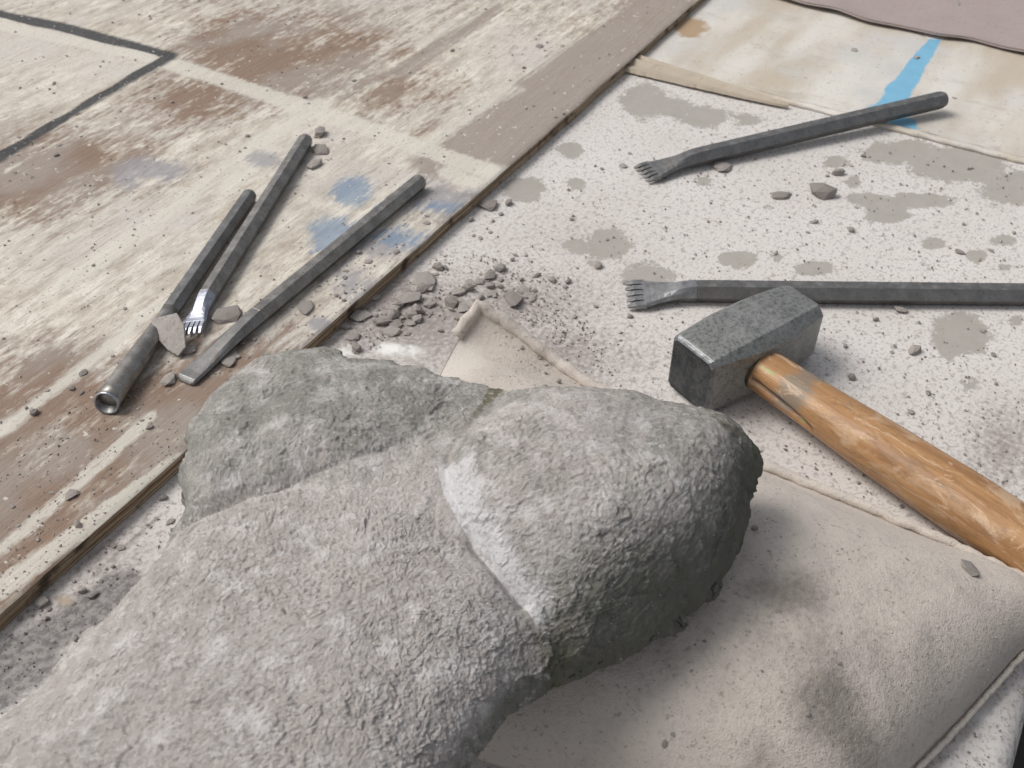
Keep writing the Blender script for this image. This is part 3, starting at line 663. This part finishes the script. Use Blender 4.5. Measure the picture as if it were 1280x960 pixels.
# ------------------------------------------------------------------ hammer
e0, e1 = at(889, 529, 0), at(1024, 455, 0)
hx = (e1-e0); HL = np.linalg.norm(hx); hx /= HL
hp = np.array([-hx[1], hx[0], 0])         # away from the handle side
HW, HZ = 0.0245, 0.0245
hc = (e0+e1)/2 + hp*HW; hc[2] = HZ
h0, h1 = at(950, 460, .0245), at(1266, 668, .020)
HM = Matrix((Vector(hx), Vector(hp), Vector((0, 0, 1)))).transposed().to_4x4(); HM.translation = V([hc[0], hc[1], 0])
ham = empty('club_hammer', HM, 'steel club hammer with a worn wooden handle lying beside the stone', 'hammer')
def head_sec(x, wy, wz, ch):
    wy, wz = wy*HW/.0225, wz*HZ/.0225
    y, z = wy, wz
    return np.array([(x, -y, HZ-z+ch), (x, -y+ch, HZ-z), (x, y-ch, HZ-z), (x, y, HZ-z+ch), (x, y, HZ+z-ch), (x, y-ch, HZ+z), (x, -y+ch, HZ+z), (x, -y, HZ+z-ch)])
hl = HL/2; secs = []
for t, wy, wz, ch in ((-1, .0166, .0190, .003), (-.965, .0178, .0203, .0032), (-.93, .0181, .0206, .0033), (-.6, .0203, .0216, .0052), (-.25, .0225, .0224, .0072), (.25, .0225, .0224, .0076), (.6, .0206, .0218, .0066), (.90, .0184, .0206, .0056), (.965, .0175, .0198, .0060), (1, .0150, .0174, .005)):
    secs.append(head_sec(t*hl, wy, wz, ch))
v, f = loft(secs); head = obj('head', mesh_pd('head', v, f, False, 0.0006), M_HEAD, ham)
v, f = loft([head_sec(-hl-0.0008, .0158, .0182, .003), head_sec(-hl+.0005, .0164, .0188, .003)])
obj('striking_face', mesh_pd('striking_face', v, f, False, .0003), M_FACE, head)
# bright rim round the struck face
v = [tuple(p) for p in head_sec(-hl-0.0002, .0169, .0193, .0031)] + [tuple(p) for p in head_sec(-hl-.0010, .01595, .0183, .003)]
v += [tuple(p) for p in head_sec(-hl*.975, .0177, .0202, .0033)]
f = []
for i in range(8):
    j = (i+1) % 8; f += [(i, j, 8+j, 8+i), (16+i, 16+j, j, i)]
obj('face_rim', mesh_pd('face_rim', v, f, False), mat_steel('worn_rim_steel', (0.13, 0.135, 0.14), (0.24, 0.25, 0.26), 0.5, 0.7, 0.3, 0.05), head)
hd = h1-h0; hlen = np.linalg.norm(hd[:2])
HH = frame(V(h0), V(hd))
han_inv = HM.inverted()
secs = []; gy = []; spl = []
NH, NC = 150, 96
for k in range(NH):
    x = -0.030 + k/(NH-1)*0.30
    t = np.clip(x/0.26, 0, 1)
    rv = np.interp(x, [-.03, 0, .012, .04, .09, .15, .21, .25, .262, .27], [.0125, .0130, .0134, .0140, .0160, .0172, .0165, .0172, .0155, .008])
    rh = np.interp(x, [-.03, 0, .012, .04, .09, .15, .21, .25, .262, .27], [.0128, .0140, .0146, .0152, .0172, .0184, .0176, .0182, .0165, .008])
    zc = np.interp(x, [-.03, 0, .06, .15, .3], [0, 0, -.0006, -.0006, 0])
    ring_ = []
    for qk in range(NC):
        a_ = 2*math.pi*qk/NC; cs, sn = math.cos(a_), math.sin(a_)
        ex = 2/2.5
        yy = rh*math.copysign(abs(cs)**ex, cs); zz = rv*math.copysign(abs(sn)**ex, sn)+zc
        # long split on the lower left side near the head
        if 0.003 < x < 0.055:
            aa = math.radians(174+(x-.003)*330); dq = abs((a_-aa+math.pi) % (2*math.pi)-math.pi)
            cut = 0.0046*math.exp(-(dq/.10)**2)*math.sin(math.pi*(x-.003)/.052)**.5
            yy -= cut*cs; zz -= cut*sn
        spl.append(math.exp(-(dq/.07)**2) if 0.003 < x < 0.055 else 0.0)
        ring_.append((x, yy, zz)); gy.append(max(math.exp(-((x-.032)/.012)**2)*(0.9 if -0.2 < sn else .4), .5*math.exp(-(x/.012)**2)*(1 if cs > .3 else 0.2)))
    secs.append(np.array(ring_))
v, f = loft(secs); hm_ = mesh_pd('handle', v, f, True)
attr(hm_, 'grey', gy[:len(hm_.vertices)]); attr(hm_, 'split', spl[:len(hm_.vertices)])
hnd = obj('handle', hm_, M_HANDLE, ham); hnd.matrix_basis = HM.inverted() @ HH
ey = [np.array([0.0012+.0006*math.sin(3*a_), .0146*math.cos(a_), .0134*math.sin(a_)]) for a_ in np.linspace(0, 2*math.pi, 60)]   # dark brown ring, the eye gap's shade built as a solid part round the handle
secs = []
for k_, p_ in enumerate(ey):
    a_ = 2*math.pi*k_/59; rd_ = np.array([0, math.cos(a_), math.sin(a_)])
    secs.append(np.array([p_+.0011*(math.cos(b_)*rd_+math.sin(b_)*np.array([1.0, 0, 0])) for b_ in np.linspace(0, 2*math.pi, 8, endpoint=False)]))
v, f = loft(secs, False)
lip = obj('eye_gap_ring', mesh_pd('eye_gap_ring', v, f, True), mat_steel('dark_eye_gap', (0.05, 0.04, 0.03), (0.12, 0.085, 0.055), .7, .3, .6, 0), head); lip.matrix_basis = HM.inverted() @ HH

# ------------------------------------------------------------------ chisels
def hexring(x, r, n=12, rot=0.0):
    o = []
    for k in range(6):
        a0 = math.radians(60*k+rot); a1 = math.radians(60*(k+1)+rot)
        p0 = np.array([x, r*math.cos(a0), r*math.sin(a0)]); p1 = np.array([x, r*math.cos(a1), r*math.sin(a1)])
        o += [p0, (p0+p1)/2]
    return np.array(o)
def flatring(x, w, t, zc=0.0):            # 12 points matching hexring's order (starts at +Y, goes to +Z)
    ys = [1, .85, .5, 0, -.5, -.85, -1, -.85, -.5, 0, .5, .85]; zs_ = [0, 1, 1, 1, 1, 1, 0, -1, -1, -1, -1, -1]
    return np.array([(x, w*a/2, zc+t*b/2) for a, b in zip(ys, zs_)])
def roundring(x, ry, rz, n=12, zc=0.0): return np.array([(x, ry*math.cos(2*math.pi*k/n), zc+rz*math.sin(2*math.pi*k/n)) for k in range(n)])
def lerp(a, b, t): return a*(1-t)+b*t
def shaft_mesh(name, L, r, xe, endr=None, rot=0.0):     # hex bar from x=xe to x=L with a rounded struck end
    secs = [hexring(xe, r*.98, rot=rot), hexring(xe+.01, r, rot=rot), hexring(L-.008, r, rot=rot), lerp(hexring(L-.003, r, rot=rot), roundring(L-.003, r*.93, r*.93), .6), roundring(L-.0006, r*.84, r*.84), roundring(L, r*.66, r*.66)]
    v, f = loft(secs); return mesh_pd(name, v, f, False, 0.00035)
def claw_chisel(M, L, r, w, mshaft, mclaw, label, nteeth=5, cl=0.045, tl=0.012, rot=0.0, tilt=0.0):
    o = empty('claw_chisel', M, label, 'chisel', 'toothed claw chisels')
    obj('shaft', shaft_mesh('shaft', L, r, cl), mshaft, o)
    secs = []; zdrop = -r*0.35
    for t in np.linspace(0, 1, 9):
        x = cl*(1-t)+tl*t; e = t*t*(3-2*t)
        secs.append(lerp(hexring(x, r), flatring(x, w*(.6+.4*t*t), .0042, zdrop*e), e**.8) if t < 1 else flatring(x, w, .0040, zdrop))
    v, f = loft(secs); ch = obj('claw_head', mesh_pd('claw_head', v, f, False, .0003), mclaw, o)
    pw_ = w*.96/nteeth
    for k in range(nteeth):
        yc = (k-(nteeth-1)/2)*pw_; h = pw_*.36; fl = 1+0.06*abs(k-(nteeth-1)/2)
        s_ = [np.array([(tl+.001, yc-h*1.2, zdrop-.0019), (tl+.001, yc+h*1.2, zdrop-.0019), (tl+.001, yc+h*1.2, zdrop+.0019), (tl+.001, yc-h*1.2, zdrop+.0019)])]
        yt = yc*1.06; s_.append(np.array([(tl*.45, yt-h, zdrop-.0018), (tl*.45, yt+h, zdrop-.0018), (tl*.45, yt+h, zdrop+.0012), (tl*.45, yt-h, zdrop+.0012)]))
        yt = yc*1.10; s_.append(np.array([(0, yt-h*.6, zdrop-.0017), (0, yt+h*.6, zdrop-.0017), (0, yt+h*.6, zdrop-.0009), (0, yt-h*.6, zdrop-.0009)]))
        v, f = loft(s_); obj('tooth', mesh_pd('tooth', v, f, False, .0002), mclaw, ch)
    return o
def tool_frame(tip, end, zt, ze, roll=0.0):
    a = at(*tip, zt); b = at(*end, ze)
    M = frame(V(a), V(b-a)); L = np.linalg.norm(b-a)
    return M @ Matrix.Rotation(math.radians(roll), 4, 'X'), L
R6 = 0.0070; HX = R6*math.cos(math.pi/6)
M, L = tool_frame((783, 363), (1345, 369), .0078, .0078); claw_chisel(M, L, .0086, .034, M_STEEL, M_CLAW, 'long grey claw chisel lying behind the hammer head', 5, .052, .013)
M, L = tool_frame((801, 213), (1180, 124), .0072, .0155); claw_chisel(M, L, .0086, .030, M_STEEL, M_STEEL, 'dark claw chisel crossing the blue paint streak', 5, .058, .013)
M, L = tool_frame((233, 413), (383, 174), BT+.0056, BT+.0064, -14); claw_chisel(M, L, .0071, .0200, M_STEEL2, M_BRIGHT, 'claw chisel with bright polished teeth on the plywood board', 5, .040, .011)

M, L = tool_frame((229, 472), (526, 226), BT+.0056, BT+.0066)
fl_ = empty('flat_chisel', M, 'flat chisel with a narrow spade blade on the plywood board', 'chisel')
obj('shaft', shaft_mesh('shaft', L, .0074, .075), M_STEEL2, fl_)
secs = []
for t in np.linspace(0, 1, 12):
    x = .075*(1-t)+.003*t; e = ss(0, 1, np.array(t)).item()
    secs.append(lerp(hexring(x, .0074), flatring(x, .0135+.0030*t, .0034, -.0030*e), e**.7))
secs += [flatring(.0012, .0152, .0022, -.0038), flatring(0.0, .0105, .0010, -.0044)]
v, f = loft(secs); obj('blade', mesh_pd('blade', v, f, False, .0003), M_STEEL, fl_)

M, L = tool_frame((131, 507), (313, 243), BT+.0074, BT+.0060)
rd = empty('round_chisel', M, 'dark round-nosed chisel with a hollow bright tip on the plywood board', 'chisel')
obj('shaft', shaft_mesh('shaft', L, .0066, .100), M_STEEL, rd)
secs = []
for x, ry, rz, m_ in ((.101, .0066, .0066, 0), (.093, .0061, .0061, .5), (.082, .0061, .0059, 1), (.062, .0072, .0066, 1), (.040, .0080, .0072, 1), (.012, .0083, .0075, 1), (.0045, .0083, .0075, 1)):
    secs.append(lerp(hexring(x, ry), roundring(x, ry, rz), m_))
v, f = loft(secs); nose = obj('nose', mesh_pd('nose', v, f, True), M_STEEL2, rd)
secs = [roundring(.0045, .0084, .0076, 24), roundring(.0008, .0084, .0076, 24), roundring(0, .0079, .0071, 24), roundring(.0008, .0072, .0062, 24), roundring(.004, .0060, .0048, 24), roundring(.0085, .003, .0026, 24)]
for q_ in secs[1:5]: q_[:, 0] += (q_[:, 2])*0.30+.0012      # bevelled mouth
v, f = loft(secs, False); f.append(tuple(5*24+i for i in range(24)))
tip = obj('hollow_tip', mesh_pd('hollow_tip', v, f, True), M_BRIGHT, nose)
tip.data.materials.append(M_STEEL)
for p_ in tip.data.polygons:
    if max(tip.data.vertices[i_].co.y**2+tip.data.vertices[i_].co.z**2 for i_ in p_.vertices)**.5 < .0076: p_.material_index = 1

# ------------------------------------------------------------------ stone chips
bpy.context.view_layer.update()
def bvh_of(o):
    me = o.data; n = len(me.vertices); co = np.empty(n*3, np.float32); me.vertices.foreach_get('co', co); co = co.reshape(-1, 3)
    Mw = np.array(o.matrix_world); co = co@Mw[:3, :3].T+Mw[:3, 3]
    return BVHTree.FromPolygons([tuple(map(float, c)) for c in co], [tuple(p.vertices) for p in me.polygons])
def coarse(Gr, st):                       # thin a grid for ray tests
    g = Gr[::st, ::st]; return BVHTree.FromPolygons([tuple(map(float, c)) for c in g.reshape(-1, 3)], [tuple(map(int, q)) for q in gridfaces(g.shape[0], g.shape[1])])
BV = {'bag': coarse(CBt, 2), 'stone': coarse(Pf.reshape(NT, NG, 3)[:, :NR+12], 6)}
def land(u, v):                           # where the line of sight lands: bag, stone, board or table
    o = Vector((0, 0, CAMH)); d = V(ray(u, v)).normalized(); best = None
    for nm, b in BV.items():
        h = b.ray_cast(o, d)
        if h[0] is not None and (best is None or h[3] < best[3]):
            n = h[1] if h[1].z > 0 else -h[1]; best = (nm, h[0], n, h[3])
    p = V(at(u, v, BT)); l = (np.array(p)-BO)
    if l@by > 0.002: c = ('board', p, Vector((0, 0, 1)))
    else: c = ('table', V(at(u, v, 0.0004)), Vector((0, 0, 1)))
    t = (c[1]-o).length
    return best[:3] if best and best[3] < t else c
def chip_mesh(seed, flat, n=2):
    bm = bmesh.new(); bmesh.ops.create_icosphere(bm, subdivisions=1, radius=1.0)
    r_ = random.Random(seed)
    sx, sy = r_.uniform(.8, 1.25), r_.uniform(.6, .95)
    for v in bm.verts:
        k = r_.uniform(.62, 1.15); v.co = Vector((v.co.x*sx*k, v.co.y*sy*k, max(-.8, min(.75, v.co.z*r_.uniform(.7, 1.2)))*flat))
    bmesh.ops.subdivide_edges(bm, edges=[e for e in bm.edges if r_.random() < .25], cuts=1)
    bmesh.ops.triangulate(bm, faces=bm.faces)
    for v in bm.verts: v.co *= r_.uniform(.93, 1.07)
    me = bpy.data.meshes.new('stone_chip'); bm.to_mesh(me); bm.free(); me.materials.append(M_CHIP); me['flat'] = flat; return me
CH_FLAT = [chip_mesh(k, random.uniform(.22, .36)) for k in range(9)]
CH_ROUND = [chip_mesh(50+k, random.uniform(.5, .75)) for k in range(9)]
GRP = {'board': ('small grey stone chip lying loose on the plywood board', 'stone chips on the plywood'), 'table': ('small grey stone chip lying loose on the white table top', 'stone chips on the table'),
       'bag': ('small stone chip lying on the beige sandbag', 'stone chips on the sandbag'), 'stone': ('small stone crumb lying on the carved stone', 'stone crumbs on the carved stone')}
def chip(u, v, px, flat=True, label=None, name='stone_chip', yaw=None, pxy=None):
    nm, p, n = land(u, v)
    dist = (p-Vector((0, 0, CAMH))).length; r = px*dist/FPX
    me = random.choice(CH_FLAT if flat else CH_ROUND)
    o = bpy.data.objects.new(name, me); C.objects.link(o)
    qt = n.to_track_quat('Z', 'Y') if nm in ('bag', 'stone') else Vector((random.uniform(-.1, .1), random.uniform(-.1, .1), 1)).to_track_quat('Z', 'Y')
    o.rotation_mode = 'QUATERNION'
    from mathutils import Quaternion
    o.rotation_quaternion = qt @ Quaternion((0, 0, 1), yaw if yaw is not None else random.uniform(0, 6.28))
    s_ = (r, r*(pxy or 1), r); o.scale = s_
    o.location = p + n*(r*me['flat']*0.55)
    tag(o, label or GRP[nm][0], 'stone chip', None if label else GRP[nm][1]); return o
NAMED = [(1028,243,17,0,'largest pinkish grey pebble on the white table below the dark claw chisel'),(975,245,11,1,'pale flat stone flake beside the largest pebble on the table'),(1047,218,8,0,'dark angular stone chip just above the largest pebble'),
 (902,209,16,1,'flat grey stone flake touching the dark claw chisel'),(383,386,13,1,'reddish brown flat chip on the board near the flat chisel'),(284,452,14,1,'thin stone flake under a smaller one beside the flat chisel blade'),(290,446,11,1,'small thin flake lying on another flake beside the flat chisel blade'),
 (212,475,16,1,'broad stone flake touching the tip of the flat chisel'),(235,440,12,1,'pale flake beside the flat chisel blade'),(284,397,18,1,'long thin flake between claw chisel teeth and flat chisel'),(400,168,11,0,'rounded chip beside the struck end of the claw chisel with bright teeth'),
 (402,188,14,1,'flat oval chip beside the struck end of the claw chisel with bright teeth'),(393,208,14,1,'jagged dark chip below the struck end of the claw chisel with bright teeth'),(90,619,11,1,'pale angular chip near the board edge left of the carved stone'),
 (512,375,21,1,'broadest grey flake heaped against the plywood edge'),(533,354,18,1,'long dark flake at the top of the debris heap'),(640,376,20,1,'broad pale flake behind the corner of the sandbag'),(625,336,9,0,'upright dark chip standing on the white table'),
 (480,404,12,0,'rounded chip in the debris heap by the board edge'),(452,395,14,1,'tilted flake leaning at the foot of the plywood edge'),(747,333,8,0,'dark rounded pebble left of the long claw chisel'),(610,258,16,1,'thin flake sticking out from under the plywood edge'),
 (1126,388,10,1,'grey chip lying right below the long claw chisel'),(1213,712,13,1,'elongated crumb on the sandbag near its back seam'),(53,754,10,0,'dark pebble on the table between board edge and carved stone'),(675,58,7,1,'small bright white flake on the plywood board'),
 (495,385,14,1,'grey flake beside the broadest one in the debris heap'),(585,362,10,0,'small pale lump right of the debris heap'),(1142,440,9,0,'round pebble on the table beside the hammer head')]
for u, v, px, rd_, lb in NAMED: chip(u, v, px, bool(rd_), lb)
# the wedge-shaped flake leaning on the round-nosed chisel
pf = V(at(216, 434, BT)); sz = 0.0125
vv = [(-.8, 1.05, .16), (.75, .8, .2), (.95, .1, .15), (.7, -.9, .12), (.15, -1.15, .1), (-.3, -.7, .16), (-.75, .1, .2)]
v = [(x*sz, y*sz*1.25, z*sz) for x, y, z in vv]+[(x*sz*.95, y*sz*1.2, -z*sz*.8) for x, y, z in vv]
f = [tuple(range(7)), tuple(range(13, 6, -1))]+[(k, (k+1) % 7, 7+(k+1) % 7, 7+k) for k in range(7)]
me = mesh_pd('stone_flake', v, f, False, .0006); wf = obj('stone_flake', me, M_CHIP)
wf.location = pf+Vector((0, .002, .0095)); wf.rotation_euler = (math.radians(28), math.radians(-20), math.radians(12))
tag(wf, 'large wedge-shaped stone flake leaning against the round-nosed chisel', 'stone chip')

def zone(n, poly, lo, hi, flatp, where, grp):
    P = np.array(poly, float); mn, mx = P.min(0), P.max(0); k = 0; tries = 0
    while k < n and tries < n*30:
        tries += 1
        q = rng.uniform(mn, mx)
        if not inpoly(q[None], P)[0]: continue
        if land(*q)[0] == 'stone': continue
        fl = rng.random() < flatp; sz = lo+(hi-lo)*rng.random()**2.2
        o = chip(q[0], q[1], sz, fl)
        o['label'] = ('thin ' if fl else 'lumpy ')+('small' if sz < lo+(hi-lo)*.35 else 'larger')+' grey stone chip '+where
        o['group'] = grp+(', thin' if fl else ', lumpy')+(' small' if sz < lo+(hi-lo)*.35 else ' larger'); k += 1
zone(56, [(405,425),(470,360),(560,330),(660,350),(690,380),(600,375),(560,420),(440,440)], 4, 13, .5, 'in the debris heap against the plywood edge', 'debris heap chips')
zone(8, [(560,300),(610,255),(640,250),(600,310)], 3, 8, .6, 'along the shadowed foot of the plywood edge', 'chips at the plywood edge')
zone(26, [(640,300),(790,330),(800,480),(740,480),(640,390)], 2.5, 6.5, .4, 'on the table between sandbag corner and hammer head', 'chips behind the sandbag corner')
zone(20, [(880,160),(1280,200),(1280,340),(880,330)], 2.5, 7, .5, 'on the table between the two claw chisels', 'chips between the claw chisels')
zone(10, [(700,140),(880,230),(860,330),(660,290)], 2.5, 6, .5, 'on the table between plywood edge and claw chisel teeth', 'chips left of the claw teeth')
zone(14, [(1040,390),(1280,400),(1280,600),(1060,500)], 2.5, 7, .4, 'on the table between long claw chisel and hammer handle', 'chips beside the hammer handle')
zone(12, [(870,30),(1160,60),(1270,150),(900,90)], 2.5, 6.5, .6, 'on the cream panel around the blue paint', 'chips on the cream panel')
zone(5, [(1110,5),(1270,5),(1270,45),(1180,30)], 3, 6, .8, 'on the brown sheet', 'chips on the brown sheet')
zone(22, [(240,480),(300,400),(420,330),(560,250),(440,390),(330,430),(260,470)], 2.5, 6, .6, 'on the plywood board beside the flat chisel', 'chips by the flat chisel')
zone(26, [(0,180),(280,60),(520,90),(300,240),(150,420),(0,560)], 2, 5, .6, 'on the pale part of the plywood board', 'chips on the pale plywood')
zone(20, [(0,560),(130,400),(220,480),(200,580),(0,730)], 2.5, 7, .6, 'on the bare brown wood of the plywood board', 'chips on the brown plywood')
zone(8, [(400,20),(820,10),(620,200),(440,150)], 2, 4.5, .6, 'on the grey-brown band of the plywood board', 'chips on the grey-brown plywood')
zone(16, [(0,780),(210,610),(225,660),(60,840)], 3, 7, .5, 'on the table between plywood board and carved stone', 'chips beside the carved stone')
zone(16, [(960,620),(1180,700),(1230,780),(1080,930),(700,930),(900,760)], 2, 5.5, .5, 'on top of the beige sandbag', 'chips on the sandbag')
zone(10, [(640,400),(730,475),(690,480),(625,420)], 2.5, 5, .4, 'caught along the piping of the sandbag corner', 'chips at the sandbag corner')
zone(5, [(960,560),(1060,570),(1180,670),(1000,600)], 2.5, 5, .5, 'on the table between sandbag seam and hammer handle', 'chips under the handle')

# ------------------------------------------------------------------ fine grit (uncountable)
def grit(name, n, sampler, mat, label, lo, hi):
    V_, F_ = [], []
    base = np.array([(1, 0, 0), (-.6, .8, 0), (-.5, -.8, .1), (.1, 0, .8), (.1, .1, -.4)]); bf = np.array([(0, 1, 3), (1, 2, 3), (2, 0, 3), (1, 0, 4), (2, 1, 4), (0, 2, 4)])
    k = 0
    for _ in range(n):
        r = sampler()
        if r is None: continue
        p, s_ = r; s_ = s_*(lo+(hi-lo)*rng.random()**3)
        a = rng.uniform(0, 6.28); ca, sa = math.cos(a), math.sin(a)
        b = base*rng.uniform(.6, 1.3, (5, 3))
        q = np.stack([b[:, 0]*ca-b[:, 1]*sa, b[:, 0]*sa+b[:, 1]*ca, b[:, 2]*.8], -1)*s_+np.array(p)+np.array([0, 0, s_*.15])
        V_.append(q); F_.append(bf+k*5); k += 1
    me = mesh_np(name, np.concatenate(V_), np.concatenate(F_), False)
    return tag(obj(name, me, mat), label, 'grit', kind='stuff')
def samp(poly_w, surf):
    polys = [(np.array(p, float), w) for p, w in poly_w]; ws = np.array([w for _, w in polys], float); ws /= ws.sum()
    def f():
        P = polys[rng.choice(len(polys), p=ws)][0]; q = rng.uniform(P.min(0), P.max(0))
        if not inpoly(q[None], P)[0]: return None
        nm, p, n = land(*q)
        if nm != surf: return None
        return (p, (p-Vector((0, 0, CAMH))).length/FPX)
    return f
grit('stone_grit', 9000, samp([([(400,430),(560,310),(700,340),(780,480),(600,380),(450,445)], 5), ([(600,260),(900,150),(1280,200),(1280,640),(900,520),(740,480),(600,400)], 4), ([(0,790),(220,600),(230,680),(0,900)], 1.6), ([(850,20),(1280,60),(1280,200),(800,90)], .5), ([(900,540),(1280,500),(1280,700),(960,600)], .8), ([(1130,960),(1280,830),(1280,920),(1240,960)], .35)], 'table'), M_GRIT_D, 'fine dark stone grit scattered over the white table top', .4, 2.7)
grit('stone_dust', 5200, samp([([(0,0),(870,0),(400,430),(220,590),(0,765)], 3), ([(240,480),(420,330),(540,250),(420,420)], 1.5), ([(0,560),(230,420),(230,580),(0,760)], 1.5)], 'board'), M_GRIT_B, 'fine stone dust and crumbs scattered over the plywood board', .5, 2.6)
grit('bag_grit', 2600, samp([([(950,590),(1280,740),(1280,830),(1130,960),(580,960),(930,700)], 3), ([(640,400),(740,490),(600,475)], .5)], 'bag'), M_GRIT_B, 'fine stone grit sprinkled on the sandbag canvas', .4, 2.0)
